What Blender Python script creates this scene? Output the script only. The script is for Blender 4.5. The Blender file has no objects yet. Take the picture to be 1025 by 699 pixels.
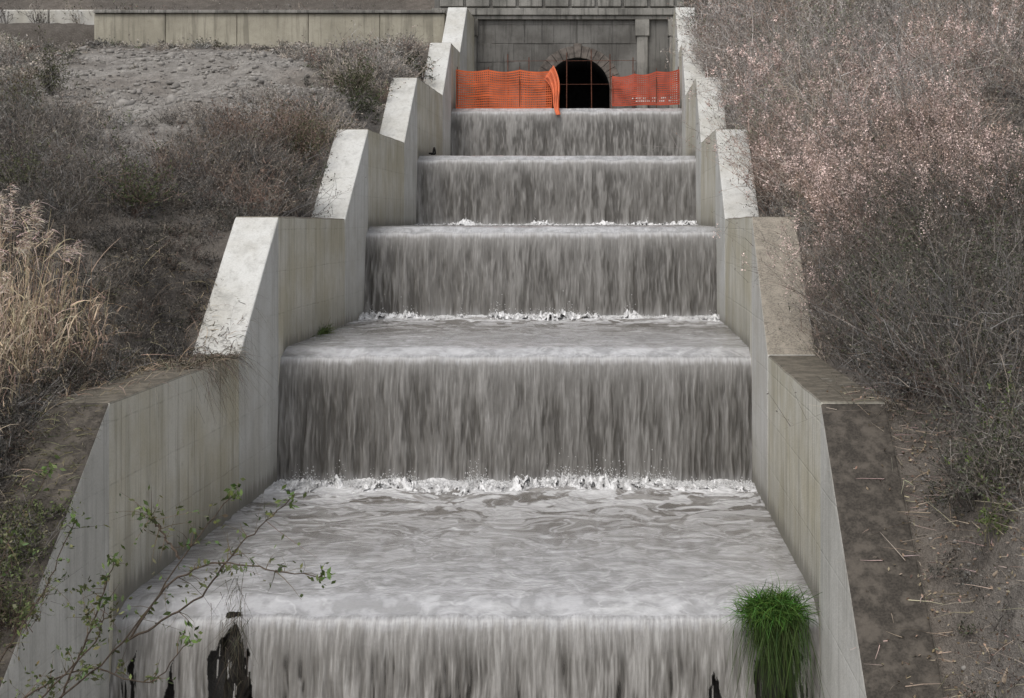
import bpy, bmesh, math, random
import numpy as np
rng=np.random.default_rng(7); random.seed(7)
scene=bpy.context.scene
F=1500.0
XL,XR=-4.98,2.02
TH=0.64
LIP=[7.3,14.95,22.35,30.0,37.75,45.5]
WZ=[-5.65,-3.83,-1.90,-0.10,1.68,3.47]

# ---------------- noise
def _h(xi,yi,s):
    h=(xi.astype(np.int64)*374761393+yi.astype(np.int64)*668265263+s*144269504)&0xffffffff
    h=((h^(h>>13))*1274126177)&0xffffffff
    h=((h^(h>>16))*2246822519)&0xffffffff
    return ((h^(h>>15))&0xffffff)/float(0xffffff)
def vn(x,y,s=0):
    x=np.asarray(x,float);y=np.asarray(y,float)
    x,y=np.broadcast_arrays(x,y)
    xi=np.floor(x);yi=np.floor(y);fx=x-xi;fy=y-yi
    fx=fx*fx*(3-2*fx);fy=fy*fy*(3-2*fy)
    a=_h(xi,yi,s);b=_h(xi+1,yi,s);c=_h(xi,yi+1,s);d=_h(xi+1,yi+1,s)
    return (a*(1-fx)+b*fx)*(1-fy)+(c*(1-fx)+d*fx)*fy
def fbm(x,y,o=4,s=0):
    r=0;a=.5;t=0
    for i in range(o):
        r=r+a*vn(np.asarray(x)*2**i+i*17.3,np.asarray(y)*2**i+i*5.1,s+i);t+=a;a*=.5
    return r/t
def ss(a,b,x):
    t=np.clip((np.asarray(x,float)-a)/(b-a),0,1);return t*t*(3-2*t)
def mixc(a,b,t):
    t=np.asarray(t)[...,None];return np.asarray(a)*(1-t)+np.asarray(b)*t

# ---------------- mesh helpers
def mesh_obj(name,V,Fq,mats,col=None,smooth=False,parent=None,fmat=None):
    me=bpy.data.meshes.new(name)
    V=np.asarray(V,np.float32);Fq=np.asarray(Fq,np.int32)
    n=Fq.shape[1]
    me.vertices.add(len(V));me.vertices.foreach_set('co',V.ravel())
    me.loops.add(Fq.size);me.loops.foreach_set('vertex_index',Fq.ravel())
    me.polygons.add(len(Fq));me.polygons.foreach_set('loop_start',np.arange(0,Fq.size,n,dtype=np.int32))
    try: me.polygons.foreach_set('loop_total',np.full(len(Fq),n,np.int32))
    except Exception: pass
    if smooth: me.polygons.foreach_set('use_smooth',np.ones(len(Fq),bool))
    if fmat is not None: me.polygons.foreach_set('material_index',np.asarray(fmat,np.int32))
    me.update(calc_edges=True)
    if col is not None:
        a=me.color_attributes.new('Col','FLOAT_COLOR','POINT')
        c=np.ones((len(V),4),np.float32);col=np.asarray(col,np.float32);c[:,:col.shape[1]]=col
        a.data.foreach_set('color',c.ravel())
    for m in (mats if isinstance(mats,list) else [mats]): me.materials.append(m)
    ob=bpy.data.objects.new(name,me);scene.collection.objects.link(ob)
    if parent: ob.parent=parent
    return ob
def grid_obj(name,P,mat,col=None,smooth=True,keep=None,parent=None):
    R,C=P.shape[:2]
    idx=np.arange(R*C).reshape(R,C)
    q=np.stack([idx[:-1,:-1],idx[:-1,1:],idx[1:,1:],idx[1:,:-1]],-1).reshape(-1,4)
    if keep is not None: q=q[keep[:-1,:-1].ravel()]
    return mesh_obj(name,P.reshape(-1,3),q,mat,None if col is None else col.reshape(-1,col.shape[-1]),smooth,parent)
def empty(name):
    e=bpy.data.objects.new(name,None);scene.collection.objects.link(e);return e
def bm_obj(name,bm,mats,parent=None,bevel=0,smooth=False):
    bmesh.ops.recalc_face_normals(bm,faces=bm.faces)
    me=bpy.data.meshes.new(name);bm.to_mesh(me);bm.free()
    for m in (mats if isinstance(mats,list) else [mats]): me.materials.append(m)
    if smooth:
        for p in me.polygons:p.use_smooth=True
    ob=bpy.data.objects.new(name,me);scene.collection.objects.link(ob)
    if parent: ob.parent=parent
    if bevel:
        b=ob.modifiers.new('b','BEVEL');b.width=bevel;b.segments=2;b.limit_method='ANGLE'
    return ob
def bm_box(bm,a,b,mi=0):
    vs=[bm.verts.new((x,y,z)) for x in(a[0],b[0]) for y in(a[1],b[1]) for z in(a[2],b[2])]
    for f in((0,1,3,2),(4,6,7,5),(0,4,5,1),(2,3,7,6),(0,2,6,4),(1,5,7,3)):
        fc=bm.faces.new([vs[i] for i in f]);fc.material_index=mi
def prism(bm,poly,x0,x1,mi=0):
    A=[bm.verts.new((x0,y,z)) for y,z in poly];B=[bm.verts.new((x1,y,z)) for y,z in poly]
    n=len(poly)
    fs=[bm.faces.new(A),bm.faces.new(B[::-1])]
    for i in range(n): fs.append(bm.faces.new([A[i],B[i],B[(i+1)%n],A[(i+1)%n]]))
    for f in fs:f.material_index=mi
def cyl(bm,p0,p1,r,n=8,mi=0):
    p0=np.array(p0,float);p1=np.array(p1,float);d=p1-p0;d/=np.linalg.norm(d)
    a=np.cross(d,[0,0,1.]) if abs(d[2])<.9 else np.cross(d,[1.,0,0]);a/=np.linalg.norm(a);b=np.cross(d,a)
    A=[];B=[]
    for i in range(n):
        o=(a*math.cos(2*math.pi*i/n)+b*math.sin(2*math.pi*i/n))*r
        A.append(bm.verts.new(p0+o));B.append(bm.verts.new(p1+o))
    for i in range(n): bm.faces.new([A[i],A[(i+1)%n],B[(i+1)%n],B[i]]).material_index=mi
    bm.faces.new(A).material_index=mi;bm.faces.new(B[::-1]).material_index=mi

# ---------------- materials
class NT:
    def __init__(s,name):
        s.m=bpy.data.materials.new(name);s.m.use_nodes=True;s.t=s.m.node_tree;s.t.nodes.clear()
        s.out=s.n('ShaderNodeOutputMaterial')
    def n(s,t,**k):
        nd=s.t.nodes.new(t)
        for a,b in k.items(): setattr(nd,a,b)
        return nd
    def l(s,a,b): s.t.links.new(a,b)
    def put(s,sock,v):
        if isinstance(v,bpy.types.NodeSocket): s.l(v,sock)
        else:
            if sock.type=='RGBA' and len(v)==3: v=(*v,1)
            sock.default_value=v
    def math(s,op,a,b=0.,c=0.,clamp=False):
        nd=s.n('ShaderNodeMath',operation=op);nd.use_clamp=clamp
        s.put(nd.inputs[0],a);s.put(nd.inputs[1],b);s.put(nd.inputs[2],c);return nd.outputs[0]
    def mix(s,f,a,b,bt='MIX'):
        nd=s.n('ShaderNodeMix',data_type='RGBA',blend_type=bt)
        s.put(nd.inputs[0],f);s.put(nd.inputs[6],a);s.put(nd.inputs[7],b);return nd.outputs[2]
    def pos(s): return s.n('ShaderNodeTexCoord').outputs['Object']
    def sep(s,v):
        nd=s.n('ShaderNodeSeparateXYZ');s.l(v,nd.inputs[0]);return nd.outputs
    def noise(s,v,scale,det=4,rough=.55,mp=None,dist=0):
        if mp:
            m=s.n('ShaderNodeMapping');m.inputs['Scale'].default_value=mp;s.l(v,m.inputs[0]);v=m.outputs[0]
        nd=s.n('ShaderNodeTexNoise');s.l(v,nd.inputs['Vector']);nd.inputs['Scale'].default_value=scale
        nd.inputs['Detail'].default_value=det;nd.inputs['Roughness'].default_value=rough;nd.inputs['Distortion'].default_value=dist
        return nd.outputs[0]
    def rng(s,v,a,b,c=0.,d=1.):
        nd=s.n('ShaderNodeMapRange');nd.interpolation_type='SMOOTHSTEP'
        for i,x in enumerate((v,a,b,c,d)): s.put(nd.inputs[i],x)
        return nd.outputs[0]
    def bsdf(s,col,rough=.8,bump=None,bs=.3,bd=.02,spec=.3,**k):
        p=s.n('ShaderNodeBsdfPrincipled');s.put(p.inputs['Base Color'],col);s.put(p.inputs['Roughness'],rough)
        p.inputs['Specular IOR Level'].default_value=spec
        for a,b in k.items(): s.put(p.inputs[a],b)
        if bump is not None:
            b=s.n('ShaderNodeBump');b.inputs['Strength'].default_value=bs;b.inputs['Distance'].default_value=bd
            s.l(bump,b.inputs['Height']);s.l(b.outputs[0],p.inputs['Normal'])
        s.l(p.outputs[0],s.out.inputs[0]);return p

def concrete(name,base,dirty,dirt,topcol,topamt,panels=True,wet=True,dark=(.16,.145,.12),lines=.6,tv=1.7):
    s=NT(name);P=s.pos();x,y,z=s.sep(P)
    n1=s.noise(P,.9,5,.6);n2=s.noise(P,6,5,.65);n3=s.noise(P,45,2,.6)
    st=s.noise(P,1.0,5,.6,mp=(5,5,.4));st2=s.noise(P,1.0,4,.6,mp=(15,15,.5))
    c=s.mix(s.rng(n1,.36,.66),base,dirty)
    c=s.mix(s.math('MULTIPLY',s.rng(st,.48,.68),dirt),c,tuple(a*.6 for a in dirty))
    c=s.mix(s.math('MULTIPLY',s.rng(st2,.53,.72),dirt*.7),c,dark)
    c=s.mix(s.math('MULTIPLY',s.rng(n2,.55,.75),.35),c,tuple(a*.6 for a in dirty))
    c=s.mix(s.math('MULTIPLY',s.rng(n3,.4,.7),.15),c,(.15,.14,.12))
    bump=s.math('ADD',n2,s.math('MULTIPLY',n3,.4))
    g=s.n('ShaderNodeNewGeometry');nx,ny,nz=s.sep(g.outputs['Normal'])
    if panels:
        wob=s.math('MULTIPLY',s.math('SUBTRACT',n1,.5),.06)
        def line(v,per,w,off=0):
            f=s.math('FRACT',s.math('DIVIDE',s.math('ADD',s.math('ADD',v,off),wob),per))
            d=s.math('MULTIPLY',s.math('MINIMUM',f,s.math('SUBTRACT',1.,f)),per)
            return s.rng(d,w*.2,w,1.,0.)
        ln=s.math('MAXIMUM',s.math('MULTIPLY',line(z,.62,.016,.12),.6),line(y,1.28,.018,.3))
        side=s.rng(s.math('ABSOLUTE',nx),.6,.8)
        ln=s.math('MULTIPLY',ln,side)
        ln=s.math('MULTIPLY',ln,s.rng(n2,.38,.62,.25,1.))
        cb=s.n('ShaderNodeCombineXYZ')
        s.l(s.math('FLOOR',s.math('DIVIDE',s.math('ADD',s.math('ADD',y,.3),wob),1.28)),cb.inputs[0]);s.l(s.math('FLOOR',s.math('DIVIDE',s.math('ADD',s.math('ADD',z,.12),wob),.62)),cb.inputs[1])
        wn=s.n('ShaderNodeTexWhiteNoise',noise_dimensions='2D');s.l(cb.outputs[0],wn.inputs['Vector'])
        c=s.mix(s.math('MULTIPLY',s.math('MULTIPLY',wn.outputs[0],.15),side),c,tuple(a*.65 for a in dirty))
        c=s.mix(s.math('MULTIPLY',ln,s.rng(st,.35,.65,lines*.3,lines)),c,tuple(a*.38 for a in dirty))
        bump=s.math('SUBTRACT',bump,s.math('MULTIPLY',ln,.6))
    if wet:
        k=s.math('FLOOR',s.math('DIVIDE',s.math('SUBTRACT',y,14.85),7.63))
        wl=s.math('ADD',s.math('MULTIPLY',k,1.825),-3.83)
        h=s.math('SUBTRACT',z,wl)
        h=s.math('ADD',h,s.math('MULTIPLY',s.math('SUBTRACT',st2,.5),-.6))
        w=s.rng(h,.08,.30,1.,0.)
        c=s.mix(s.math('MULTIPLY',w,.78),c,(.12,.112,.10))
        w2=s.rng(h,.25,1.0,1.,0.)
        c=s.mix(s.math('MULTIPLY',w2,.42),c,(.25,.235,.19))
    ta=1.25-topamt*.9
    top=s.math('MULTIPLY',s.rng(nz,.2,.5),s.rng(s.math('ADD',n2,s.math('MULTIPLY',n1,.6)),ta,ta+.25))
    tc=s.mix(s.rng(n3,.35,.65),topcol,tuple(a*.6 for a in topcol))
    tc=s.mix(s.rng(n2,.42,.66,0.,.7),tc,tuple(min(.5,a*tv) for a in topcol))
    c=s.mix(top,c,tc)
    s.bsdf(c,.85,bump,.55,.02);return s.m
M_dirty=concrete('weathered_concrete',(.62,.60,.53),(.50,.465,.36),.6,(.12,.106,.083),.95,lines=.6)
M_light=concrete('pale_concrete',(.61,.61,.585),(.50,.49,.45),.35,(.36,.34,.29),.36,lines=.3)
M_lightP=concrete('pale_board_concrete',(.60,.59,.56),(.5,.48,.42),.4,(.42,.39,.33),.25)
M_brown=concrete('brown_topped_concrete',(.62,.61,.58),(.52,.50,.45),.35,(.29,.26,.215),.98,lines=.3,tv=1.2)
M_moss=concrete('mossy_concrete',(.62,.61,.57),(.48,.47,.43),.5,(.060,.052,.043),1.05,lines=.3,tv=2.1)
M_step=concrete('wet_step_concrete',(.085,.08,.075),(.05,.047,.044),.5,(.08,.075,.07),.5,panels=False,wet=False,dark=(.035,.033,.03))
M_beige=concrete('beige_concrete',(.44,.41,.33),(.34,.315,.25),.7,(.2,.18,.14),.6,panels=False,wet=False)
M_portal=concrete('stained_portal_concrete',(.185,.18,.168),(.105,.10,.092),.9,(.12,.11,.09),.6,panels=False,wet=False,dark=(.035,.034,.032))
M_trim=concrete('portal_trim_stone',(.31,.30,.275),(.17,.165,.15),.9,(.15,.14,.12),.7,panels=False,wet=False,dark=(.05,.048,.044))
def simple(name,col,rough=.8,scale=8,var=.5,metal=0,bs=.3):
    s=NT(name);P=s.pos();n=s.noise(P,scale,5,.6)
    c=s.mix(s.rng(n,.3,.7),col,tuple(a*var for a in col))
    s.bsdf(c,rough,n,bs,.01,Metallic=metal);return s.m
M_brick=simple('arch_stone',(.19,.165,.145),.9,5,.45)
M_black=simple('tunnel_dark',(.02,.02,.02),.9)  # near-black colour paints in the darkness inside the tunnel
M_rust=simple('rusty_steel',(.16,.06,.035),.8,20,.4)
M_iron=simple('dark_iron',(.03,.03,.03),.6,20,.5,.6)
M_orange=simple('orange_plastic_mesh',(.70,.15,.05),.5,3,.7)
M_red=simple('red_orange_plastic_mesh',(.50,.095,.05),.5,3,.7)
M_white=simple('white_print',(.75,.72,.68),.6,5,.8)
M_stone=simple('gravel_stone',(.34,.32,.295),.9,3,.5)
M_debris=simple('wet_root_debris',(.030,.026,.021),.6,14,.4,bs=1)

def veg(name):
    s=NT(name);a=s.n('ShaderNodeAttribute',attribute_name='Col')
    p=s.n('ShaderNodeBsdfDiffuse');s.l(a.outputs[0],p.inputs[0]);s.l(p.outputs[0],s.out.inputs[0]);return s.m
M_veg=veg('foliage_and_twigs')
def ground_mat():
    s=NT('earth_ground');P=s.pos();a=s.n('ShaderNodeAttribute',attribute_name='Col')
    n1=s.noise(P,3,5,.7);n2=s.noise(P,18,4,.7);n3=s.noise(P,60,2,.6)
    c=s.mix(s.rng(n1,.3,.7,0.,.55),a.outputs[0],(.06,.05,.042))
    c=s.mix(s.rng(n2,.5,.75,0.,.5),c,(.26,.235,.2))
    c=s.mix(s.rng(n3,.5,.7,0.,.4),c,(.05,.045,.04))
    s.bsdf(c,.95,s.math('ADD',n2,s.math('MULTIPLY',n3,.4)),.9,.06);return s.m
M_ground=ground_mat()
def water_mat(name,rough,bs,mp,amt,alpha,bd=.02):
    s=NT(name);P=s.pos();a=s.n('ShaderNodeAttribute',attribute_name='Col')
    n=s.noise(P,1.0,5,.65,mp=mp);n2=s.noise(P,14,4,.6)
    c=s.mix(s.rng(n,.35,.68,0.,amt),a.outputs[0],(.095,.088,.078))
    c=s.mix(s.rng(n,.28,.45,amt*.6,0.),c,(.52,.51,.495))
    p=s.bsdf(c,rough,s.math('ADD',n,n2),bs,bd,spec=.5)
    if alpha:
        t=s.n('ShaderNodeBsdfTransparent');m=s.n('ShaderNodeMixShader')
        s.l(a.outputs['Alpha'],m.inputs[0]);s.l(t.outputs[0],m.inputs[1]);s.l(p.outputs[0],m.inputs[2]);s.l(m.outputs[0],s.out.inputs[0])
    return s.m
M_fallo=water_mat('falling_silty_water',.45,.3,(36,8,2.2),.36,False)
M_falla=water_mat('falling_silty_water_torn',.45,.35,(30,8,1.8),.45,True)
M_pool=water_mat('silty_water',.17,.36,(6,9,5),.14,False,.03)
M_foam=water_mat('white_foam',.5,.4,(24,24,24),.25,True)

# ---------------- channel walls
prof=[(-10,-8.0),(-2.9,-8.0),(-.1,-6.2),(3.9,-6.2),(6.1,-4.4),(11.3,-4.4),(14.75,-1.77),(19.85,-1.77),(22.15,.08),(27.6,.05),(30.2,1.87),(35.35,1.87),(37.65,3.63),(43.2,3.65),(45.45,5.43),(48.0,5.43),(50.3,7.2),(52.9,7.2)]
def walltop(Y): return np.interp(Y,[p[0] for p in prof],[p[1] for p in prof])
def build_wall(xa,xb,right):
    bm=bmesh.new()
    for i in range(len(prof)-1):
        (y0,z0),(y1,z1)=prof[i],prof[i+1]
        slope=abs(z1-z0)>.5
        if slope: mi=2 if y0<14 else (3 if (right and y0<21) else 1)
        else: mi=0
        g=.006
        off=.006 if slope else 0
        a,b=(xa,xb)
        if right: a-=off
        else: b+=off
        bot=min(z0,z1)-4.2
        n=max(2,int((y1-y0)/.6)) if y0>5 else 1
        ys=np.linspace(y0+g,y1-g,n+1);zs=np.interp(ys,[y0,y1],[z0,z1])
        zs=zs+(rng.random(n+1)-.5)*.016
        prism(bm,[(ys[0],bot),*zip(ys,zs),(ys[-1],bot)],a,b,mi)
    ob=bm_obj('concrete_channel_wall',bm,[M_dirty,M_light,M_moss,M_brown],bevel=.024)
    return ob
build_wall(XL-TH,XL,False)
build_wall(XR,XR+TH,True)
bm=bmesh.new()
for k in range(len(LIP)):
    y1=LIP[k+1]+.3 if k+1<len(LIP) else 58.3
    bot=(WZ[k-1] if k else -7.5)-.6
    bm_box(bm,(XL-.03,LIP[k]+.05,bot-.01*k),(XR+.03,y1,WZ[k]-.14))
bm_box(bm,(XL-.03,-10,-9.5),(XR+.03,7.6,-8.4))
bm_obj('concrete_weir_steps',bm,M_step,bevel=.03)

# ---------------- terrain
def terrain(X,Y):
    X=np.asarray(X,float);Y=np.asarray(Y,float);X,Y=np.broadcast_arrays(X,Y)
    dl=(XL-TH)-X;dr=X-(XR+TH)
    pl=-1.95+(Y-14.7)*.237
    left=np.where(Y<44,pl,np.minimum(pl,5.15+0*Y))
    left=left+ss(50.35,50.9,Y)*1.6+np.maximum(0,Y-57)*.55
    left=left+ (fbm(X*.35,Y*.35,4,3)-.55)*1.2*ss(.3,3,dl)*(1-ss(36,46,Y))+ .03*np.clip(dl,0,30)*(1-ss(38,48,Y))
    right=pl+np.clip(dr,0,25)*.30+(fbm(X*.5,Y*.5,4,9)-.45)*.9*ss(.2,2,dr)+np.maximum(0,Y-50)*.35
    base=np.where(X<-1.5,left,right)
    d=np.where(X<-1.5,dl,dr)
    wt=walltop(Y)
    nearz=np.where(Y<53,np.minimum(base,wt-.07+(fbm(X*3,Y*3,3,5)-.5)*.16),base)
    t=ss(.02,.8,d)
    z=nearz*(1-t)+base*t
    z=z+(fbm(X*2.2,Y*2.2,4,21)-.5)*.22*ss(.1,.8,d)
    inside=d<-.25
    deep=np.where(Y<58,pl-5.8,np.maximum(9.2,7+(Y-57)*.55)+.3)
    z=np.where(inside,deep,z)
    return z
xs=np.concatenate([np.linspace(-260,-30,24),np.linspace(-28,-12.2,70),np.arange(-12,-5.7,.12),[-5.66,-5.62,-5.5,-5.38,-5.3,-5.2],np.linspace(-4.9,1.9,8),[2.22,2.30,2.38,2.42,2.5,2.66,2.72],np.arange(2.8,9,.12),np.linspace(9.2,26,60),np.linspace(28,260,24)])
ysr=np.concatenate([np.linspace(-60,4,12),np.arange(5,30,.14),np.arange(30,57.9,.25),[57.95,58.05],np.linspace(58.5,75,30),np.linspace(80,400,24)])
GX,GY=np.meshgrid(xs,ysr)
GZ=terrain(GX,GY)
def gravel_mask(X,Y):
    u=X+11.0+(Y-37.5)*.30
    m=1-ss(.6,1.1,np.sqrt((u/4.4)**2+((Y-37.0)/8.0)**2)+(fbm(X*.7,Y*.7,3,31)-.5)*.8)
    m2=1-ss(.5,1.,np.sqrt(((X+9.0)/1.4)**2+((Y-28.5)/4.5)**2)+(fbm(X*.9,Y*.9,3,32)-.5)*.8)
    m3=(1-ss(11.6,12.8,Y))*ss(2.7,3,X)
    return np.maximum(np.maximum(m,m2*.8),m3*.75)
gm=gravel_mask(GX,GY)
gcol=mixc((.135,.12,.105),(.40,.38,.35),gm*(.55+.5*fbm(GX*1.5,GY*1.5,3,4)))
gcol=mixc(gcol,(.24,.21,.18),ss(.45,.7,fbm(GX*.4,GY*.4,3,77))*.5)
grid_obj('ground',np.stack([GX,GY,GZ],-1),M_ground,gcol)

# ---------------- water
def build_water(k):
    lip=LIP[k];z0=WZ[k]
    up=LIP[k+1]-.02 if k+1<len(LIP) else 57.5
    zb=(WZ[k-1] if k else -7.5)-.06
    nx,ny={0:(200,120),1:(900,460),2:(640,260),3:(480,110),4:(360,80),5:(300,70)}[k]
    X=np.linspace(XL-.012,XR+.012,nx)
    yp=lip+.0+(up-lip)*np.linspace(1,0,ny)**1.15
    nf={0:40,1:150,2:170,3:120,4:90,5:70}[k]
    H=z0-.10-zb
    tt=np.sqrt(np.linspace(0,1,nf+1)[1:])
    PX,PY=np.meshgrid(X,yp)
    db=(up-PY);dlp=(PY-lip)
    s=k*13
    acc=1-ss(0,.55,dlp)
    wx0=PX+(fbm(PX*1.1,PY*1.1,3,s+35)-.5)*1.2
    wy=PY+(fbm(PX*1.3,PY*1.3,3,s+30)-.5)*1.2
    turb=.28+.72*np.exp(-np.maximum(0,db-.8)/2.2)
    rip=(fbm(wx0*1.9,wy*2.4,4,s+1)-.5)*.075*turb+(fbm(wx0*6,wy*7,3,s+2)-.5)*.045*turb
    rg=(1-np.abs(fbm(wx0*2.4,wy*3.2,3,s+31)*2-1)*2)*.014*turb
    chop=(fbm(PX*4.5,PY*5,4,s+3)-.45)*.18*np.exp(-db/.8)
    lipn=(fbm(X*3,0*X+k,3,s+5)-.5)*.06
    PZ=z0+(rip+rg)*(1-.6*acc)+chop-.11*acc**2+lipn[None,:]*acc
    n=fbm(wx0*3+fbm(PX*1.5,PY*1.5,3,s)*2.5,wy*5,5,s+8)
    n2=fbm(wx0*2.0,wy*3.4,4,s+10)
    stream=fbm(PX*9,PY*1.0,4,s+9)
    nearb=np.exp(-db/1.5)
    fm=np.clip(ss(.49,.57,n+.20*nearb)*(.20+1.3*nearb)+ss(.45,.95,nearb)*.9,0,1)
    calm=mixc((.185,.172,.158),(.29,.28,.268),ss(.36,.62,n2))
    calm=mixc(calm,(.115,.103,.09),ss(.51,.60,fbm(wx0*1.8,wy*5.0,4,s+12))*.8*ss(.8,1.8,db)*np.exp(-np.maximum(0,db-2.6)/1.0))
    lipw=1-ss(.5,4.4,dlp+2.0*(stream-.5)+1.8*(n2-.5))
    calm=mixc(calm,mixc((.35,.35,.352),(.49,.49,.50),ss(.35,.62,fbm(PX*7,PY*5,4,s+33))),lipw*.88)
    lace=np.exp(-(np.abs(fbm(wx0*1.6,wy*2.2,4,s+40)-.5)/.018)**2)*ss(.35,.55,fbm(PX*.9,PY*.9,3,s+41))
    lace=np.maximum(lace,np.exp(-(np.abs(fbm(wx0*3.6,wy*4.2,4,s+43)-.5)/.02)**2)*ss(.4,.6,fbm(PX*1.2,PY*1.2,3,s+44))*.8)
    calm=mixc(calm,(.6,.6,.605),lace*.6)
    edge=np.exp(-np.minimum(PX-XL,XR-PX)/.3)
    calm=mixc(calm,(.16,.15,.135),edge*.55)  # wall reflection painted into the water colour along both sides
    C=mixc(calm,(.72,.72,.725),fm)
    sp=.33
    FX=np.broadcast_to(X,(nf,nx)).copy()
    drop=(tt**2)[:,None]*H+0*FX
    z1=(z0-.11+lipn)[None,:]
    FZ=z1-drop
    sc=min(1.,nx/7./80.)
    wx=FX+(fbm(FX*3,drop*2.,3,s+14)-.5)*.06*ss(0,.6,drop)
    r0=fbm(FX*1.3,drop*.4,3,s+19)
    r1=fbm(wx*6,drop*.9,3,s+15);r2=fbm(wx*20*max(sc,.6),drop*2.0,3,s+16);r3=fbm(wx*50*max(sc,.6),drop*4.5,2,s+17)
    g=ss(.03,.9,drop)
    lift=sp*tt[:,None]*(1+.35*(vn(X*1.2,0*X,s+18)-.5))
    FY=lip-lift-g*((r1-.5)*.07+(r2-.5)*.055+(r3-.5)*.022)-.01
    st=r1*.30+r2*.42+r3*.28
    dark=np.array((.072,.067,.060));mid=np.array((.148,.141,.130));hi=np.array((.265,.256,.242))
    top=mixc((.175,.168,.157),(.29,.283,.272),ss(.3,.7,r2*.5+r3*.5))
    low=mixc(mixc(dark+0*top,mid+0*top,ss(.36,.5,st+.35*(r0-.5))),hi+0*top,ss(.5,.64,st)*.75)
    if k==1: low=low*1.4;top=top*1.35
    C2=mixc(top,low,ss(.02,.40,drop+(r2-.5)*.5))
    C2=mixc(C2,(.44,.44,.445),(1-ss(.02,.13,drop+(r2-.5)*.12))*.85)
    mistf=ss(H-.28,H-.02,drop+(r2-.5)*.25)
    C2=mixc(C2,(.45,.45,.45),mistf*.4)
    al=np.ones_like(FX)
    if k==1:
        al=1-(1-ss(.30,.40,st+.15*(r0-.5)))*ss(.2,.7,drop)*.7
        for cx,w,zt in((-3.74,.20,.0),(1.60,.26,.08),(-4.72,.09,.30),(-4.33,.05,.35),(.95,.07,.40)):
            m=(np.abs(FX+(fbm(drop*3,0*FX+cx,3,3)-.5)*.22-cx)<w*ss(zt-.02,zt+.40,drop)*(1+.9*(r2-.5)))
            cov=.66 if w>.15 else .54
            al=np.where(m,np.where((r2*.6+r3*.4)>cov,.85,0.),al)
    P=np.concatenate([np.stack([PX,PY,PZ],-1),np.stack([FX,FY,FZ],-1)],0)
    CC=np.concatenate([C,C2],0)
    A=np.concatenate([np.ones(PX.shape),al],0)
    CC=np.concatenate([CC,A[...,None]],-1)
    ob=grid_obj('waterfall',P,[M_falla if k==1 else M_fallo,M_pool],CC)
    mi=np.zeros(((ny+nf-1),(nx-1)),np.int32);mi[:ny-6]=1
    ob.data.polygons.foreach_set('material_index',mi.ravel())
for k in range(len(LIP)): build_water(k)
PX,PY=np.meshgrid(np.linspace(XL-.012,XR+.012,120),np.linspace(7.3,-10,150))
grid_obj('pool_water',np.stack([PX,PY,-7.5+(fbm(PX*3,PY*3,4,2)-.5)*.08],-1),M_pool,mixc((.3,.29,.28),(.7,.7,.7),ss(.45,.65,fbm(PX*3,PY*3,4,5))))

def splash(k):
    yb=LIP[k]-.36;zp=WZ[k-1] if k else -7.5
    nx={1:300,2:900,3:640,4:400,5:200,0:200}[k];ny=60
    X,V=np.meshgrid(np.linspace(XL-.01,XR+.01,nx),np.linspace(0,1,ny))
    wid=.95*(.4+1.2*fbm(X*1.6,V*0,4,k+50))
    Y=yb+.10-V*wid
    env=np.sin(np.pi*np.clip(V*1.05,0,1))**.7
    big=fbm(X*3.0,V*1.8,4,k+51)
    sp=fbm(X*22,V*9,4,k+52)
    Z=zp-.04+env*(.05+.13*ss(.42,.85,big)*(.3+sp)+.07*np.maximum(0,sp-.48)*2)
    C=mixc((.42,.418,.415),(.82,.82,.82),ss(.34,.58,fbm(X*20,V*9,4,k+53)))
    A=np.where((V>.95)|(fbm(X*24,V*12,4,k+60)<.16+.40*V**1.5),0.,1.)
    grid_obj('splash_foam',np.stack([X,Y,Z],-1),M_foam,np.concatenate([C,A[...,None]],-1))
for k in range(1,6): splash(k)
oct_v=np.array([[1,0,0],[-1,0,0],[0,1,0],[0,-1,0],[0,0,1],[0,0,-1]],float)
oct_f=np.array([[0,2,4],[2,1,4],[1,3,4],[3,0,4],[2,0,5],[1,2,5],[3,1,5],[0,3,5]])
Vs=[];Fs=[];c=0
for k,N in((2,6000),(3,1600),(4,300)):
    x=rng.uniform(XL+.03,XR-.03,N);gate=ss(.45,.75,fbm(x*3.0,0*x+.7,4,k+51))
    h=rng.exponential(.030,N)*(.3+2.4*gate)
    y=LIP[k]-.40-rng.random(N)*.55
    z=WZ[k-1]+.03+h
    r=rng.uniform(.003,.009,N)
    P=np.stack([x,y,z],-1)
    sc=np.stack([r,r,r*rng.uniform(.8,2.2,N)],-1)
    V=P[:,None,:]+oct_v[None]*sc[:,None,:]
    Fq=oct_f[None]+(np.arange(N)*6)[:,None,None]+c
    Vs.append(V.reshape(-1,3));Fs.append(Fq.reshape(-1,3));c+=N*6
Vs=np.concatenate(Vs)
mesh_obj('splash_droplets',Vs,np.concatenate(Fs),M_foam,np.tile([.7,.7,.7,1],(len(Vs),1)),True)

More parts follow.
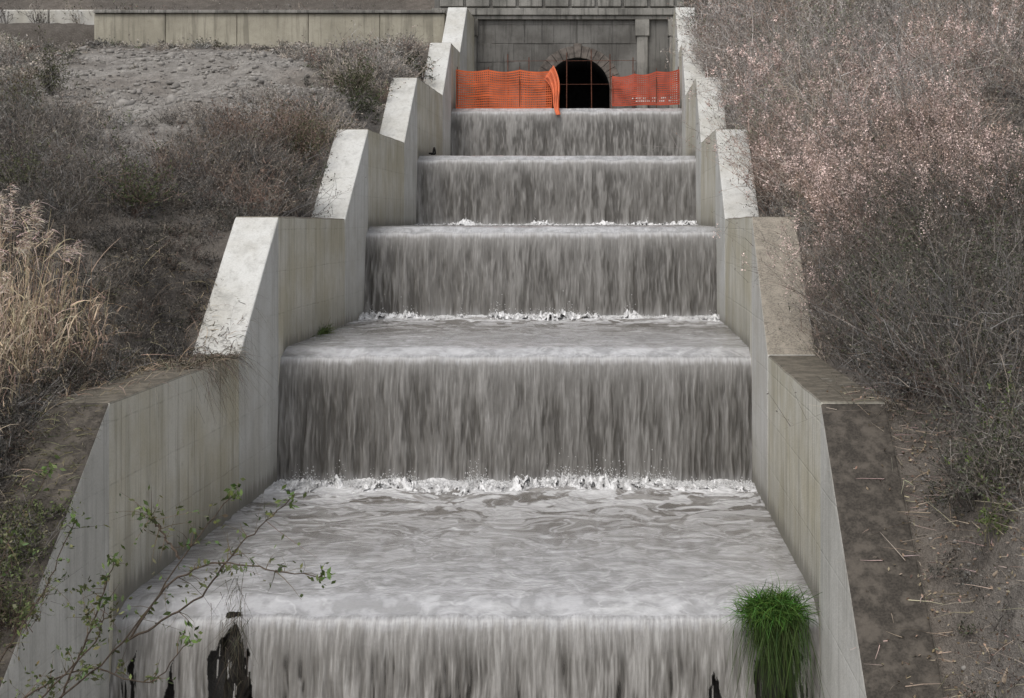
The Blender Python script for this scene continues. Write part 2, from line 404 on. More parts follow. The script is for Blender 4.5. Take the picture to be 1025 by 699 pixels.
# ---------------- vegetation builder
class VB:
    def __init__(s): s.V=[];s.F=[];s.C=[];s.c=0
    def add(s,V,Fq,C):
        s.V.append(V);s.F.append(Fq+s.c);s.C.append(C);s.c+=len(V)
    def twigs(s,p,d,L,w,col,seg=3,droop=.15,curl=.25):
        N=len(L);d=d/np.linalg.norm(d,axis=1,keepdims=True)
        side=np.cross(d,rng.normal(size=(N,3)));side/=np.linalg.norm(side,axis=1,keepdims=True)+1e-9
        cv=rng.normal(size=(N,3))*curl;cv[:,2]-=droop
        t=np.linspace(0,1,seg+1)
        pts=p[:,None]+(d[:,None]*t[None,:,None]+cv[:,None]*(t**2)[None,:,None])*L[:,None,None]
        ww=(w[:,None]*(1-.75*t)[None])[...,None]*.5
        V=np.stack([pts-side[:,None]*ww,pts+side[:,None]*ww],2)
        base=np.arange(N)[:,None]*(2*(seg+1))+np.arange(seg)[None]*2
        Fq=np.stack([base,base+1,base+3,base+2],-1).reshape(-1,4)
        C=np.repeat(col,2*(seg+1),0)
        s.add(V.reshape(-1,3),Fq,C);return pts
    def leaves(s,p,l,w,col,up=None):
        N=len(p);a=rng.normal(size=(N,3))
        if up is not None:a[:,2]+=up
        a/=np.linalg.norm(a,axis=1,keepdims=True)
        b=np.cross(a,rng.normal(size=(N,3)));b/=np.linalg.norm(b,axis=1,keepdims=True)+1e-9
        l=np.broadcast_to(l,(N,))[:,None];w=np.broadcast_to(w,(N,))[:,None]
        V=np.stack([p-a*l,p+b*w,p+a*l,p-b*w],1).reshape(-1,3)
        Fq=np.arange(N*4).reshape(N,4)
        s.add(V,Fq,np.repeat(col,4,0))
    def make(s,name): 
        return mesh_obj(name,np.concatenate(s.V),np.concatenate(s.F),M_veg,np.concatenate(s.C))
def vary(col,N,v=.3,sh=.06):
    c=np.tile(np.asarray(col,float),(N,1))*(1+rng.uniform(-v,v,(N,1)))
    return np.clip(c*(1+rng.normal(0,sh,(N,3))),.005,.9)
def shrubs(vb,base,H,R,twc,lfc,T=22,S=4,Lf=3,leaf=.02,droop=.15,tw=.006,headc=None,headn=0,lean=0.,headsize=.03,headp=.45):
    N=len(H);dist=np.maximum(base[:,1],8)
    wpx=np.maximum(tw,dist*.00034)
    i=np.repeat(np.arange(N),T)
    ang=rng.uniform(0,2*np.pi,len(i));rad=np.sqrt(rng.random(len(i)))
    d=np.stack([np.cos(ang)*rad*R[i],np.sin(ang)*rad*R[i],H[i]*(1-.35*rad**2)*rng.uniform(.6,1.1,len(i))],-1)
    d[:,0]+=lean*H[i]
    L=np.linalg.norm(d,axis=1)
    p=base[i]+np.stack([rng.normal(0,.06,len(i)),rng.normal(0,.06,len(i)),0*ang-.05],-1)
    pts=vb.twigs(p,d,L,wpx[i]*1.2,twc[i]*rng.uniform(.6,1.3,(len(i),1)),3,droop)
    if S:
        j=np.repeat(np.arange(len(i)),S)
        t=rng.uniform(.25,1.,len(j))*3;a=np.minimum(t.astype(int),2);f=(t-a)[:,None]
        q=pts[j,a]*(1-f)+pts[j,a+1]*f
        hrel=np.clip(t/3,0,1)
        dd=rng.normal(size=(len(j),3))*.7;dd[:,2]+=.55;dd+=d[j]/L[j][:,None]*.5
        LL=L[j]*rng.uniform(.12,.35,len(j))
        pt=vb.twigs(q,dd,LL,wpx[i[j]]*.85,twc[i[j]]*rng.uniform(.7,1.5,(len(j),1)),2,.1,.3)
        if Lf:
            m=np.repeat(np.arange(len(j)),Lf);f=rng.uniform(.2,1.1,len(m))[:,None]
            q=pt[m,0]*(1-f)+pt[m,2]*f+rng.normal(0,.012,(len(m),3))
            sz=np.maximum(leaf,dist[i[j[m]]]*.0007)*rng.uniform(.5,1.3,len(m))
            vb.leaves(q,sz,sz*.45,lfc[i[j[m]]]*rng.uniform(.55,1.5,(len(m),1)))
        if headn:
            jj=np.where((rng.random(len(j))<headp)&(hrel>.55))[0]
            m=np.repeat(jj,headn)
            q=pt[m,2]+rng.normal(0,1,(len(m),3))*headsize*np.array([.8,.8,1.5])
            sz=np.maximum(.013,dist[i[j[m]]]*.0007)*rng.uniform(.5,1.2,len(m))
            vb.leaves(q,sz,sz*.6,headc[i[j[m]]]*rng.uniform(.6,1.4,(len(m),1)))
def on_ground(x,y,off=0.): return np.stack([x,y,terrain(x,y)+off],-1)
def palette(N,cols,wts):
    idx=rng.choice(len(cols),N,p=np.array(wts)/sum(wts));c=np.array(cols)[idx]
    return np.clip(c*rng.uniform(.7,1.3,(N,1)),0,.9)
TW=[(.30,.275,.25),(.19,.175,.165),(.36,.31,.26),(.25,.18,.15),(.33,.32,.31)]
LF=[(.26,.235,.21),(.17,.165,.145),(.12,.13,.085),(.26,.18,.145),(.36,.32,.27)]

vb=VB()
N=3300
y=11+36.5*rng.random(N)**.85;x=-5.72-(.42*y-5.0)*rng.random(N)**1.15
gmk=gravel_mask(x,y)
m=(rng.random(N)>gmk*.97)&(y<47.3)
x=x[m];y=y[m];gmk=gmk[m];N=len(x)
den=fbm(x*.5,y*.5,3,91)
H=(.20+.78*ss(.38,.68,den))*rng.uniform(.6,1.25,N)*(1-.35*ss(32,45,y))*(1-.6*gmk)
H=np.where(y<17.5,H*.6,H)
H=np.where((x<-7.3)&(y>28),H*.75,H)
dk=(.45+.75*ss(20,36,y))*(.55+.95*fbm(x*.8,y*.5,3,17))
pt_=palette(N,TW,[3,4,2,.6,2])*dk[:,None];pl_=palette(N,LF,[3,4,1.2,.4,1.5])*dk[:,None]
shrubs(vb,on_ground(x,y),H,H*rng.uniform(.6,1.1,N),pt_,pl_,T=17,S=4,Lf=2,leaf=.015)
vb.make('dry_shrubs')
vb=VB()
pts=np.array([(-13.3,33.5),(-13.0,34.5),(-6.1,28.6),(-6.0,27.4),(-6.2,36.4),(-6.05,35.2),(-6.3,35.8),(-9.5,24),(-7.2,22.5),(-5.9,43.5),(-11.5,29)])
N=len(pts)
shrubs(vb,on_ground(pts[:,0],pts[:,1]),rng.uniform(.8,1.3,N),rng.uniform(.4,.7,N),palette(N,TW,[1,2,1,1,1])*.7,palette(N,[(.065,.08,.04),(.09,.095,.055),(.13,.11,.075)],[2,2,2]),T=45,S=6,Lf=7,leaf=.02)
vb.make('evergreen_shrubs')
vb=VB();N=26
x=rng.uniform(-7.6,-5.85,N);y=rng.uniform(24,30,N)
shrubs(vb,on_ground(x,y),rng.uniform(.6,1.15,N),rng.uniform(.4,.7,N),palette(N,[(.24,.17,.14),(.2,.16,.14)],[1,1]),palette(N,[(.25,.18,.14),(.2,.17,.13),(.16,.16,.10)],[1,2,1]),T=40,S=5,Lf=4,leaf=.016)
vb.make('russet_shrubs')

# reeds left
vb=VB();N=820
x=-5.85-rng.random(N)**1.2*1.8;y=rng.uniform(13.2,17.2,N)
H=rng.uniform(.7,1.8,N)*(.6+.4*ss(-5.8,-6.5,x))
p=on_ground(x,y)
d=np.stack([rng.normal(.08,.11,N),rng.normal(0,.13,N),np.ones(N)],-1)
cc=vary((.48,.385,.28),N,.35)
st=vb.twigs(p,d,H,np.full(N,.010),cc,4,.06,.06)
j=np.repeat(np.arange(N),5);f=rng.random(len(j))[:,None]*.9
a=np.minimum((f[:,0]*4).astype(int),3);ff=f*4-a[:,None]
q=st[j,a]*(1-ff)+st[j,a+1]*ff
dd=np.stack([rng.normal(0,.4,len(j)),rng.normal(0,.4,len(j)),rng.uniform(.6,1.3,len(j))],-1)
vb.twigs(q,dd,rng.uniform(.15,.5,len(j)),np.full(len(j),.013),vary((.50,.405,.30),len(j),.4),4,.6,.18)
tall=np.where(H>1.4)[0][:90]
j=np.repeat(tall,60);t=rng.random(len(j))[:,None]
q=st[j,4]-(st[j,4]-st[j,3])*t*.5+rng.normal(0,.025,(len(j),3))
vb.twigs(q,np.stack([rng.normal(.5,.5,len(j)),rng.normal(0,.5,len(j)),rng.uniform(0,1.,len(j))],-1),rng.uniform(.04,.13,len(j)),np.full(len(j),.009),vary((.55,.46,.39),len(j),.3),2,.6,.2)
N=1800;x=rng.uniform(-6.9,-5.45,N);y=rng.uniform(12.2,21,N)
p=on_ground(x,y,0.02);p[:,2]=np.where(x>-5.62,walltop(y)+.01,p[:,2])
vb.twigs(p,np.stack([rng.normal(.2,.7,N),rng.normal(-.1,.6,N),rng.uniform(.2,1,N)],-1),rng.uniform(.12,.45,N),np.full(N,.009),vary((.34,.28,.2),N,.5),3,.6,.25)
vb.make('dry_reeds')

# right bank
vb=VB();N=2700
y=11+42*rng.random(N)**.85;x=2.78+(.29*y-1.8)*rng.random(N)**1.1
m=(rng.random(N)>gravel_mask(x,y)*.85);x=x[m];y=y[m];N=len(x)
H=(.30+1.15*ss(.38,.66,fbm(x*.8,y*.6,3,92)))*rng.uniform(.7,1.2,N)
H=np.where(x<3.1,H*.8,H);H=np.where(y<13.5,H*.7,H)
dk=(.5+.6*ss(16,26,y))*(.35+1.4*fbm(x*1.1,y*.5,3,18))
shrubs(vb,on_ground(x,y),H,H*rng.uniform(.5,.9,N),palette(N,TW,[3,3,2,1.2,2])*dk[:,None],palette(N,LF,[3,3,2.5,.8,1.5])*dk[:,None],T=17,S=4,Lf=2,leaf=.015,lean=-.06)
vb.make('dry_shrubs')
vb=VB()
cen=[(3.25,20.5),(3.75,20),(3.45,22.5),(4.1,21.5),(4.7,20.5),(3.5,25),(4.4,25),(5.2,24),(5.5,22),(3.15,28),(5.8,28),(6.8,27),(3.3,32),(4.3,18.8),(4.9,29)]
cen=np.array(cen);N=8*len(cen);cid=np.repeat(np.arange(len(cen)),8)
x=np.maximum(2.88,cen[cid,0]+rng.normal(0,.26,N));y=cen[cid,1]+rng.normal(0,.4,N)
H=rng.uniform(1.0,1.8,N)
shrubs(vb,on_ground(x,y),H,H*.42,palette(N,[(.3,.22,.18),(.26,.21,.18)],[1,1]),palette(N,[(.34,.27,.23),(.22,.19,.15)],[1,1]),T=18,S=4,Lf=2,leaf=.015,headc=palette(N,[(.72,.57,.52),(.62,.48,.44),(.46,.35,.29)],[3,2,1]),headn=34,lean=-.16,headsize=.040,headp=.38)
vb.make('seed_head_shrubs')
vb=VB();N=54
y=rng.uniform(26,47,N);x=2.95+(.27*y-2.8)*rng.random(N)**1.2
x[:14]=rng.uniform(2.85,3.2,14)
H=rng.uniform(1.1,2.3,N)
shrubs(vb,on_ground(x,y),H,H*.5,palette(N,[(.38,.35,.33),(.32,.26,.22)],[1,1]),palette(N,[(.38,.35,.32),(.19,.21,.14),(.36,.26,.22)],[2,1.6,1]),T=55,S=7,Lf=4,leaf=.018)
vb.make('broom_bushes')
vb=VB()
N=54;y=rng.uniform(12.8,19.5,N);x=3.0+(.29*y-3.0)*rng.random(N)
H=rng.uniform(.7,1.5,N)*(.65+.35*ss(13,16,y))
shrubs(vb,on_ground(x,y),H,H*.5,palette(N,[(.24,.22,.2),(.14,.125,.11)],[1,1]),palette(N,[(.07,.085,.045),(.11,.12,.085),(.19,.165,.14)],[2,2,2]),T=36,S=6,Lf=5,leaf=.015,lean=-.08)
vb.make('dark_shrubs')
vb=VB()
pts=np.array([(3.25,13.1),(3.5,13.4),(3.4,14.6),(3.2,12.5)]);N=len(pts)
shrubs(vb,on_ground(pts[:,0],pts[:,1]),rng.uniform(.4,.7,N),rng.uniform(.12,.2,N),palette(N,[(.16,.15,.09)],[1]),palette(N,[(.11,.16,.055),(.14,.18,.07)],[1,1]),T=12,S=5,Lf=6,leaf=.02)
vb.make('weed_plants')
vb=VB();N=3800
x=rng.uniform(2.1,4.6,N);y=rng.uniform(9.5,16,N);p=on_ground(x,y,.02);p[:,2]=np.where(x<2.7,walltop(y)+.015,p[:,2])
m=(x>2.66)|(rng.random(N)<.28*ss(2.0,2.66,x));p=p[m];N=len(p)
vb.twigs(p,np.stack([rng.normal(0,1,N),rng.normal(0,.8,N),rng.uniform(-.05,.3,N)],-1),rng.uniform(.06,.4,N),rng.uniform(.004,.011,N),vary((.36,.30,.24),N,.5),2,.15,.15)
vb.leaves(p+[0,0,.01],.02,.010,vary((.27,.21,.15),N,.5))
N=900;x=rng.uniform(-5.6,-5.02,N);y=rng.uniform(11.5,14.7,N);p=np.stack([x,y,walltop(y)+.012],-1)
vb.twigs(p,np.stack([rng.normal(0,1,N),rng.normal(0,.8,N),rng.uniform(.05,.5,N)],-1),rng.uniform(.04,.2,N),rng.uniform(.004,.009,N),vary((.16,.15,.09),N,.6),2,.15,.15)
vb.make('twig_litter')

vb=VB()
for cx,cy,r,hh,col in [(6,60,3.5,6,(.05,.06,.03)),(11,62,4,7,(.07,.06,.035)),(16,60,4,6,(.05,.06,.03)),(3.5,61,2.5,4,(.08,.06,.03)),(-9,63,3,4,(.12,.1,.08)),(-15,64,4,5,(.12,.11,.1)),(-22,65,4,5,(.13,.12,.1)),(-28,62,4,5,(.1,.09,.08))]:
    g=float(terrain(cx,cy))
    n=4000;v=rng.normal(size=(n,3));v/=np.linalg.norm(v,axis=1,keepdims=True);v*=(rng.random((n,1))**.4)
    cl=fbm(v[:,0]*3+cx,v[:,2]*3,3,8)
    kk=cl>.42;v=v[kk]
    p=np.array([cx,cy,g+hh*.5])+v*[r,r*.8,hh*.55]
    vb.leaves(p,.12,.07,vary(col,len(p),.6))
    vb.twigs(np.tile([cx,cy,g-.3],(40,1))+rng.normal(0,.15,(40,3)),np.stack([rng.normal(0,.35,40),rng.normal(0,.3,40),np.ones(40)],-1),rng.uniform(hh*.5,hh,40),np.full(40,.12),vary((.1,.08,.06),40))
vb.make('background_trees')
vb=VB();N=320
x=rng.uniform(-30,-6.3,N);y=rng.uniform(51.2,56,N)
shrubs(vb,on_ground(x,y),rng.uniform(.4,1.0,N),rng.uniform(.4,.8,N),palette(N,TW,[3,4,2,.5,2])*.9,palette(N,LF,[3,4,2,.4,1.5])*.9,T=16,S=3,Lf=2)
vb.make('verge_scrub')

def ico_scatter(name,x,y,z,r,mat):
    bmx=bmesh.new();bmesh.ops.create_icosphere(bmx,subdivisions=1,radius=1)
    V0=np.array([v.co[:] for v in bmx.verts]);F0=np.array([[v.index for v in f.verts] for f in bmx.faces]);bmx.free()
    N=len(x);k=len(V0)
    sc=r[:,None]*rng.uniform(.6,1.2,(N,3));sc[:,2]*=.7
    V=V0[None]*(1+rng.uniform(-.25,.25,(N,k,1)))*sc[:,None,:]+np.stack([x,y,z],-1)[:,None]
    Fq=F0[None]+(np.arange(N)*k)[:,None,None]
    mesh_obj(name,V.reshape(-1,3),Fq.reshape(-1,3),mat)
N=12000;x=rng.uniform(-19,-5.8,N);y=rng.uniform(23,47,N)
m=rng.random(N)<gravel_mask(x,y)+.03;x=x[m];y=y[m];r=rng.exponential(.024,len(x))+.012
x2=rng.uniform(2.8,4.6,700);y2=rng.uniform(9.5,14,700);x=np.r_[x,x2];y=np.r_[y,y2]
r=np.r_[r,rng.exponential(.007,700)+.004]
ico_scatter('gravel',x,y,terrain(x,y)+r*.1,r,M_stone)

# ---------------- portal
portal=empty('tunnel_portal')
ac=-1.33;ar=1.13;az=4.66;PYf=53.0;ztop=10.2;xl,xr=-6.4,3.2
bm=bmesh.new()
n=24
arc=[(ac-ar,2.8)]+[(ac-ar*math.cos(math.pi*i/n),az+ar*math.sin(math.pi*i/n)) for i in range(n+1)]+[(ac+ar,2.8)]
def fv(x,z,y=PYf): return bm.verts.new((x,y,z))
front=[fv(*p) for p in arc];back=[fv(p[0],p[1],57.9) for p in arc]
tops=[fv(p[0],ztop) for p in arc]
for i in range(len(arc)-1):
    if abs(arc[i][0]-arc[i+1][0])>1e-6: bm.faces.new([front[i],front[i+1],tops[i+1],tops[i]])
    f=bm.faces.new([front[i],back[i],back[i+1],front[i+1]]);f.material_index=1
a=fv(xl,2.8);b=fv(xl,ztop);bm.faces.new([a,front[0],front[1],tops[1],b])
a2=fv(xr,2.8);b2=fv(xr,ztop);bm.faces.new([front[-1],a2,b2,tops[-2],front[-2]])
c1=fv(xl,2.8,58.2);c2=fv(xl,ztop,58.2);c3=fv(xr,2.8,58.2);c4=fv(xr,ztop,58.2)
bm.faces.new([a,b,c2,c1]);bm.faces.new([a2,c3,c4,b2]);bm.faces.new([c1,c2,c4,c3])
bm.faces.new([b,b2,c4,c2])
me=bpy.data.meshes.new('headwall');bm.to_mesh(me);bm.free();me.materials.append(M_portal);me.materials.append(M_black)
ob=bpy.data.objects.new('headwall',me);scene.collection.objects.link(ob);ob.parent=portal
bm=bmesh.new();bm_box(bm,(ac-1.6,57.3,2.7),(ac+1.6,57.6,6.2));bm_obj('tunnel_dark_end',bm,M_black,portal)  # added black box, stands for the dark depth of the tunnel
bm=bmesh.new()
nv=17
for i in range(nv):
    t0=math.pi*i/nv+.006;t1=math.pi*(i+1)/nv-.006
    yy=PYf-.07-(.04 if i==nv//2 else 0)-rng.random()*.015
    r0=ar+.005;r1=ar+.42+(.08 if i==nv//2 else 0)
    pts=[(ac-r*math.cos(t),az+r*math.sin(t)) for r,t in((r0,t0),(r0,t1),(r1,t1),(r1,(t0+t1)/2),(r1,t0))]
    A=[bm.verts.new((x,yy,z)) for x,z in pts];B=[bm.verts.new((x,PYf+.05,z)) for x,z in pts]
    bm.faces.new(A);bm.faces.new(B[::-1])
    for q in range(5): bm.faces.new([A[q],B[q],B[(q+1)%5],A[(q+1)%5]])
bm_obj('arch_voussoirs',bm,M_brick,portal,.008)
bm=bmesh.new()
bm_box(bm,(xl-.1,PYf-.22,7.28),(xr+.1,PYf+.02,7.52))
bm_box(bm,(xl-.1,PYf-.14,7.14),(xr+.1,PYf+.02,7.277))
for px in(-5.1,.95,2.1):
    bm_box(bm,(px-.19,PYf-.13,2.9),(px+.19,PYf+.02,6.55))
    bm_box(bm,(px-.25,PYf-.17,6.553),(px+.25,PYf+.02,7.137))
for bx in np.arange(-6.2,3.0,.93):
    bm_box(bm,(bx,PYf-.07,7.6),(bx+.82,PYf+.02,8.5))
bm_obj('cornice_and_pilasters',bm,M_trim,portal,.02)
bm=bmesh.new()
zc=3.0
row=0
while zc<7.05:
    hh=.66;xx=-4.88+(.5 if row%2 else 0)
    while xx<.72:
        ww=rng.uniform(.9,1.5);x1=min(xx+ww,.74)
        cxm=(xx+x1)/2
        corners=[(xx,zc),(x1,zc),(xx,zc+hh),(x1,zc+hh),(cxm,zc),(cxm,zc+hh)]
        if all(math.hypot(px-ac,max(0,pz-az))>ar+.5 for px,pz in corners) and x1-xx>.12:
            bm_box(bm,(xx,PYf-.012-rng.random()*.012,zc),(x1-.012,PYf+.02,min(zc+hh-.012,7.1)))
        xx+=ww
    zc+=hh;row+=1
bm_obj('stone_courses',bm,M_portal,portal,.008)

rw=empty('retaining_wall')
bm=bmesh.new()
xx=-17.5
while xx<-5.75:
    w=min(2.4,-5.72-xx);bm_box(bm,(xx,50.3,4.0),(xx+w-.015,50.62,6.98+rng.uniform(-.015,.015)));xx+=2.4
bm_obj('wall_panels',bm,M_beige,rw,.02)
bm=bmesh.new();bm_box(bm,(-17.5,50.22,6.99),(-5.72,50.70,7.10));bm_obj('coping',bm,M_trim,rw,.02)
bm=bmesh.new()
for i in range(6): bm_box(bm,(-32+i*2.5,51.6,5.8),(-32+i*2.5+2.46,51.95,7.3))
bm_obj('road_barrier',bm,M_lightP,bevel=.04)
bm=bmesh.new();bm_box(bm,(3.35,48.9,5.2),(3.95,49.5,6.75));bm_box(bm,(3.25,48.8,6.753),(4.05,49.6,6.9));bm_obj('concrete_marker_block',bm,M_light,bevel=.03)

def net(name,p0,p1,zb0,zb1,zt0,zt1,mat,text=False):
    root=empty(name)
    n=int(np.linalg.norm(np.array(p1)-np.array(p0))/.06)
    def P(u,v):
        x=p0[0]+(p1[0]-p0[0])*u;y=p0[1]+(p1[1]-p0[1])*u
        zb=zb0+(zb1-zb0)*u;zt=zt0+(zt1-zt0)*u - .06*abs(math.sin(u*math.pi*3))
        y+=.07*math.sin(u*11+v*2)+.05*math.sin(v*5+u*9)
        return np.array((x,y,zb+(zt-zb)*v))
    bm=bmesh.new()
    for i in range(n+1):
        u=i/n;du=.012/abs(p1[0]-p0[0])
        prev=None
        for jj in range(9):
            v=jj/8;a=bm.verts.new(P(u-du,v));b=bm.verts.new(P(u+du,v))
            if prev: bm.faces.new([prev[0],prev[1],b,a])
            prev=(a,b)
    rows=15
    for r_ in range(rows+1):
        v=r_/rows;dv=.028 if r_ in(0,rows,5,10) else .018
        prev=None
        for i in range(61):
            u=i/60;q=P(u,v);a=bm.verts.new(q+[0,-.003,-dv]);b=bm.verts.new(q+[0,-.003,dv])
            if prev: bm.faces.new([prev[0],prev[1],b,a])
            prev=(a,b)
    bm_obj('mesh_net',bm,mat,root)
    if text:
        bm=bmesh.new()
        for i in range(22):
            u=.30+.6*i/22;w_=rng.uniform(.008,.018)
            for v0,v1 in((.09,.13),(.19,.225)):
                if rng.random()<.25: continue
                a=P(u,v0);b=P(u+w_,v1);m_=[(a[0],a[1]-.01,a[2]),(b[0],b[1]-.01,a[2]),(b[0],b[1]-.01,b[2]),(a[0],a[1]-.01,b[2])]
                bm.faces.new([bm.verts.new(q) for q in m_])
        bm_obj('printed_band',bm,M_white,root)
    bm=bmesh.new()
    for u in np.linspace(.01,.99,4):
        q=P(u,0);t=P(u,1);cyl(bm,(q[0],q[1]+.03,3.3),(t[0],t[1]+.03,t[2]+.12),.012)
    bm_obj('posts',bm,M_rust,root)
    return root
nl=net('orange_safety_fence',(-4.9,46.1),(-1.95,46.0),3.50,3.50,4.66,4.62,M_orange)
bm=bmesh.new()
for s_ in range(13):
    prev=None
    for i in range(25):
        t=i/24
        w=.55*(1-.65*t)
        x=-2.05+.40*t+ .08*math.sin(t*5)+ (s_/12-.5)*w*.5
        z=4.58-1.35*t**1.1+(s_/12-.5)*w*.7*(1-t)
        y=45.9-.65*t+.08*math.sin(s_*1.3+t*6)
        a=bm.verts.new((x-.014,y,z-.012));b=bm.verts.new((x+.018,y,z+.014))
        if prev: bm.faces.new([prev[0],prev[1],b,a])
        prev=(a,b)
bm_obj('loose_end',bm,M_orange,nl)
net('orange_safety_fence',(-.1,46.6),(1.96,46.0),3.62,3.62,4.50,4.66,M_red,True)
bm=bmesh.new()
for x in(-3.4,-2.75,-1.55,-.75,-.15,.55):
    cyl(bm,(x,47.6,3.2),(x+rng.normal(0,.02),47.6,5.35+rng.uniform(-.15,.15)),.014)
for z in(4.35,5.1): cyl(bm,(-3.5,47.6,z),(.65,47.6,z+.02),.007)
bm_obj('rusty_railing',bm,M_rust)
bm=bmesh.new()
pp=[(XL+.02,40.2+.22*math.cos(t),1.82+.16*math.sin(t)) for t in np.linspace(0,math.pi,9)]
for a,b in zip(pp[:-1],pp[1:]): cyl(bm,(a[0]+.1,a[1],a[2]),(b[0]+.1,b[1],b[2]),.022)
for q in(pp[0],pp[-1]): cyl(bm,(XL-.02,q[1],q[2]),(q[0]+.1,q[1],q[2]),.022)
bm_obj('iron_wall_rung',bm,M_iron)

# ---------------- debris and grass on the near lip
vb=VB()
N=2500
c0=np.array([1.56,14.84,-3.86])
p=c0+rng.normal(0,1,(N,3))*[.12,.06,.05]
d=np.stack([rng.normal(0,.5,N),rng.normal(-.2,.4,N),rng.uniform(.1,1.2,N)],-1)
vb.twigs(p,d,rng.uniform(.12,.42,N),np.full(N,.009),vary((.075,.15,.035),N,.6,.12),4,.5,.18)
N=900
p=c0+rng.normal(0,1,(N,3))*[.13,.04,.05]+[0,-.08,-.05]
d=np.stack([rng.normal(0,.25,N),rng.uniform(-.5,-.2,N),rng.uniform(-.8,.1,N)],-1)
vb.twigs(p,d,rng.uniform(.15,.7,N)*rng.random(N),np.full(N,.008),vary((.055,.085,.03),N,.5),4,1.1,.12)
vb.make('grass_tuft')
def clump(name,c,sx,sy,top,bot,seed):
    t,a=np.meshgrid(np.linspace(0,1,60),np.linspace(0,2*np.pi,60),indexing='ij')
    w=np.sin(np.pi*np.clip(t*.92+.06,0,1))**.6*(.8+.9*(fbm(np.cos(a)*1.5+5,t*6+np.sin(a)*1.5,4,seed)-.5)*2)
    X=c[0]+np.cos(a)*sx*w+(vn(t*3,0*t,seed)-.5)*.12;Y=c[1]+np.sin(a)*sy*w;Z=top+(bot-top)*t
    grid_obj(name,np.stack([X,Y,Z],-1),M_debris)
clump('root_debris',(-3.74,14.95),.16,.11,-3.90,-5.5,4)
clump('root_debris',(1.58,14.90),.22,.12,-3.90,-5.5,6)
vb=VB();N=200
p=np.array([-3.74,14.74,-3.98])+rng.normal(0,1,(N,3))*[.08,.06,.28];p[:,1]=14.80-rng.random(N)*.08
vb.twigs(p,np.stack([rng.normal(0,.2,N),rng.uniform(-.15,0,N),rng.uniform(-1,.0,N)],-1),rng.uniform(.05,.25,N),np.full(N,.006),vary((.09,.08,.06),N,.5),3,.6)
vb.make('root_fibres')
vb=VB();N=160
p=np.array([-4.93,25.3,-1.9])+rng.normal(0,1,(N,3))*[.02,.25,.03]
vb.twigs(p,np.stack([rng.uniform(0,.7,N),rng.normal(0,.5,N),rng.uniform(.3,1,N)],-1),rng.uniform(.1,.3,N),np.full(N,.012),vary((.10,.13,.05),N,.4),3,.5)
vb.make('weed_plants')

# ---------------- foreground bramble, rooted on the left wall top
vb=VB()
def PXY(u,v,Y): return np.array([(u-616)*Y/F,Y,(222-v)*Y/F])
root=np.array([-5.2,10.9,-4.42])
stems=[
 [root,PXY(60,700,10.9),PXY(130,640,10.7),PXY(180,560,10.6),PXY(232,495,10.6)],
 [PXY(130,640,10.7),PXY(165,585,10.6),PXY(215,560,10.5),PXY(275,572,10.4),PXY(328,578,10.3)],
 [PXY(180,560,10.6),PXY(160,530,10.7),PXY(148,515,10.7)],
 [root,PXY(0,660,11.2),PXY(40,600,11.3),PXY(75,520,11.3)],
 [root,PXY(30,690,11),PXY(90,665,10.9),PXY(150,690,10.7),PXY(190,640,10.6)],
 [PXY(130,640,10.7),PXY(200,600,10.6),PXY(240,545,10.6),PXY(290,500,10.6)],
 [root,PXY(-20,600,11.4),PXY(10,540,11.5),PXY(50,470,11.6)],
 [PXY(60,700,10.9),PXY(95,620,10.8),PXY(115,560,10.8)],
 [root,PXY(20,720,10.8),PXY(100,640,10.6),PXY(105,600,10.6)],
]
def smooth_poly(pts,n=26):
    pts=np.array(pts);t=np.linspace(0,1,n)
    kk=np.linspace(0,1,len(pts));P=np.stack([np.interp(t,kk,pts[:,i]) for i in range(3)],-1)
    for _ in range(4): P[1:-1]=(P[:-2]+P[1:-1]*2+P[2:])/4
    return P+np.r_[np.zeros((1,3)),rng.normal(0,.006,(n-1,3))]
bmv=bmesh.new()
for sidx,stt in enumerate(stems):
    P=smooth_poly(stt)
    n=len(P)
    for i in range(n-1): cyl(bmv,P[i],P[i+1],.009*(1-.65*i/n),5)
    k=30;ii=rng.integers(5,n-1,k);q=P[ii]
    d=rng.normal(size=(k,3));d[:,2]+=.6
    pt=vb.twigs(q,d,rng.uniform(.08,.3,k),np.full(k,.006),vary((.12,.09,.06),k),3,.2)
    m=np.repeat(np.arange(k),5);f=rng.uniform(.2,1.1,(len(m),1))
    qq=pt[m,0]*(1-f)+pt[m,3]*f+rng.normal(0,.012,(len(m),3))
    keepm=rng.random(len(m))<(.8 if sidx in(0,3,4,6,7,8) else .5)
    qq=qq[keepm];vb.leaves(qq,rng.uniform(.014,.034,len(qq)),rng.uniform(.007,.016,len(qq)),vary((.11,.13,.06),len(qq),.5,.1))
    e=P[-1]+rng.normal(0,.035,(20,3));vb.leaves(e,.030,.014,vary((.12,.17,.06),20,.4))
bm_obj('bramble_stems',bmv,simple('bramble_stem',(.10,.075,.055),.7,30,.5))
vb_ob=vb.make('leaves')
br=empty('bramble_bush');vb_ob.parent=br;bpy.data.objects['bramble_stems'].parent=br
vb=VB();N=30
y=rng.uniform(10.8,13.8,N);x=rng.uniform(-5.6,-5.05,N)
base=np.stack([x,y,walltop(y)],-1)
shrubs(vb,base,rng.uniform(.25,.7,N),rng.uniform(.2,.4,N),palette(N,TW,[1,2,1,1,1])*.6,palette(N,[(.10,.12,.055),(.15,.14,.09)],[1,1]),T=22,S=4,Lf=4,leaf=.018)
vb.make('bramble_thicket')
vb=VB();N=60
y=rng.uniform(15,20.5,N);p=np.stack([np.full(N,-5.15)+rng.normal(0,.1,N),y,walltop(y)+.01],-1)
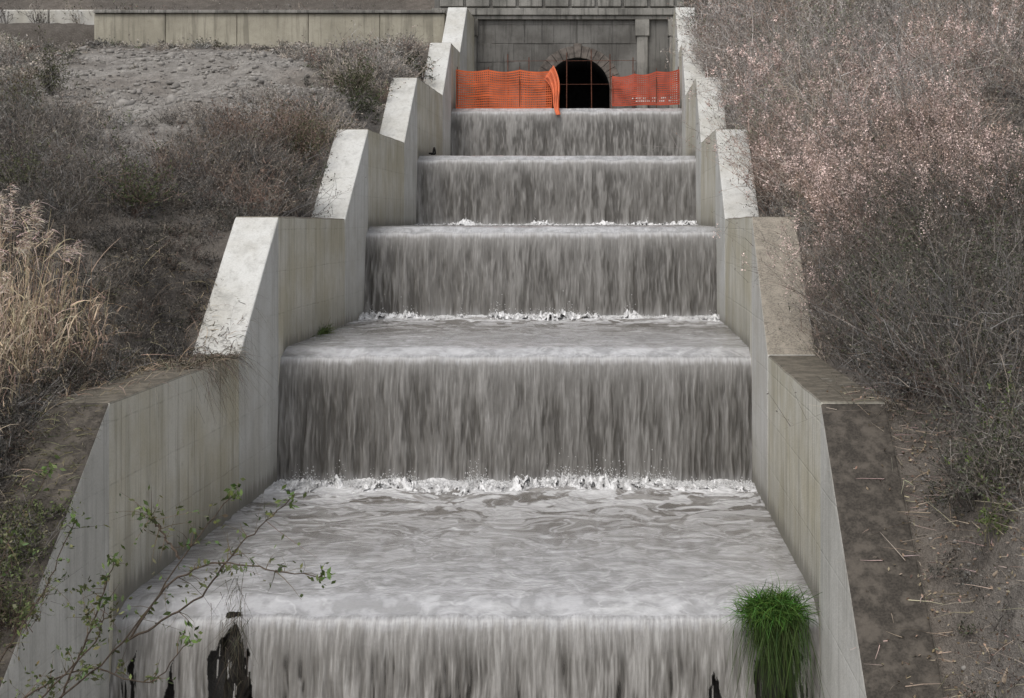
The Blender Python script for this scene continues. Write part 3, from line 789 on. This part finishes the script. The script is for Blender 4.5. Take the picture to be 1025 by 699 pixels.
vb.twigs(p,np.stack([rng.uniform(.2,.9,N),rng.normal(0,.4,N),rng.uniform(.3,1,N)],-1),rng.uniform(.2,.6,N),np.full(N,.007),vary((.33,.27,.2),N,.4),4,1.0)
N=1600;yy=rng.normal(19.0,.55,N);p=np.stack([rng.uniform(-5.6,-4.98,N),yy,walltop(yy)],-1)
vb.twigs(p,np.stack([rng.normal(.3,.5,N),rng.normal(0,.5,N),rng.uniform(.1,.8,N)],-1),rng.uniform(.1,.6,N),np.full(N,.009),vary((.15,.13,.105),N,.4),4,1.3)
vb.make('dry_grass_tuft')
bm=bmesh.new()
for a,b,r in(((3.0,11.6),(3.75,11.9),.022),((2.9,11.0),(3.5,11.5),.014),((3.1,12.3),(3.6,12.0),.015)):
    za=float(terrain(*a))+.04;zb_=float(terrain(*b))+.05
    P=smooth_poly([(a[0],a[1],za),((a[0]+b[0])/2,(a[1]+b[1])/2+.05,(za+zb_)/2+.02),(b[0],b[1],zb_)],12)
    for i in range(11): cyl(bm,P[i],P[i+1],r*(1-.4*i/11),7)
bm_obj('fallen_branch',bm,simple('dry_wood',(.36,.29,.22),.9,25,.6))

# ---------------- camera, light
cam=bpy.data.cameras.new('camera');co=bpy.data.objects.new('camera',cam);scene.collection.objects.link(co)
co.location=(0,0,0);co.rotation_euler=(math.radians(90),0,0)
cam.sensor_width=36;cam.lens=F/1025*36
cam.shift_x=(512.5-616)/1025;cam.shift_y=(222-349.5)/1025
cam.clip_end=2000;cam.clip_start=.1
scene.camera=co
el=math.radians(58);az_=math.radians(205)
w=bpy.data.worlds.new('World');scene.world=w;w.use_nodes=True;nt=w.node_tree
bg=nt.nodes['Background'];sky=nt.nodes.new('ShaderNodeTexSky');sky.sky_type='NISHITA';sky.sun_disc=False
sky.sun_elevation=el;sky.sun_rotation=az_;sky.air_density=1;sky.dust_density=4
hs=nt.nodes.new('ShaderNodeHueSaturation');hs.inputs['Saturation'].default_value=.35
nt.links.new(sky.outputs[0],hs.inputs['Color']);nt.links.new(hs.outputs[0],bg.inputs[0]);bg.inputs[1].default_value=.15
sd=bpy.data.lights.new('sun','SUN');sd.energy=1.3;sd.angle=math.radians(22);sd.color=(1,.97,.93)
so=bpy.data.objects.new('sun',sd);scene.collection.objects.link(so)
from mathutils import Vector
dv=Vector((math.sin(az_)*math.cos(el),math.cos(az_)*math.cos(el),math.sin(el)))
so.rotation_euler=dv.to_track_quat('Z','Y').to_euler()
scene.view_settings.view_transform='Standard';scene.view_settings.look='None';scene.view_settings.exposure=0
print('verts',sum(len(o.data.vertices) for o in scene.objects if o.type=='MESH'))
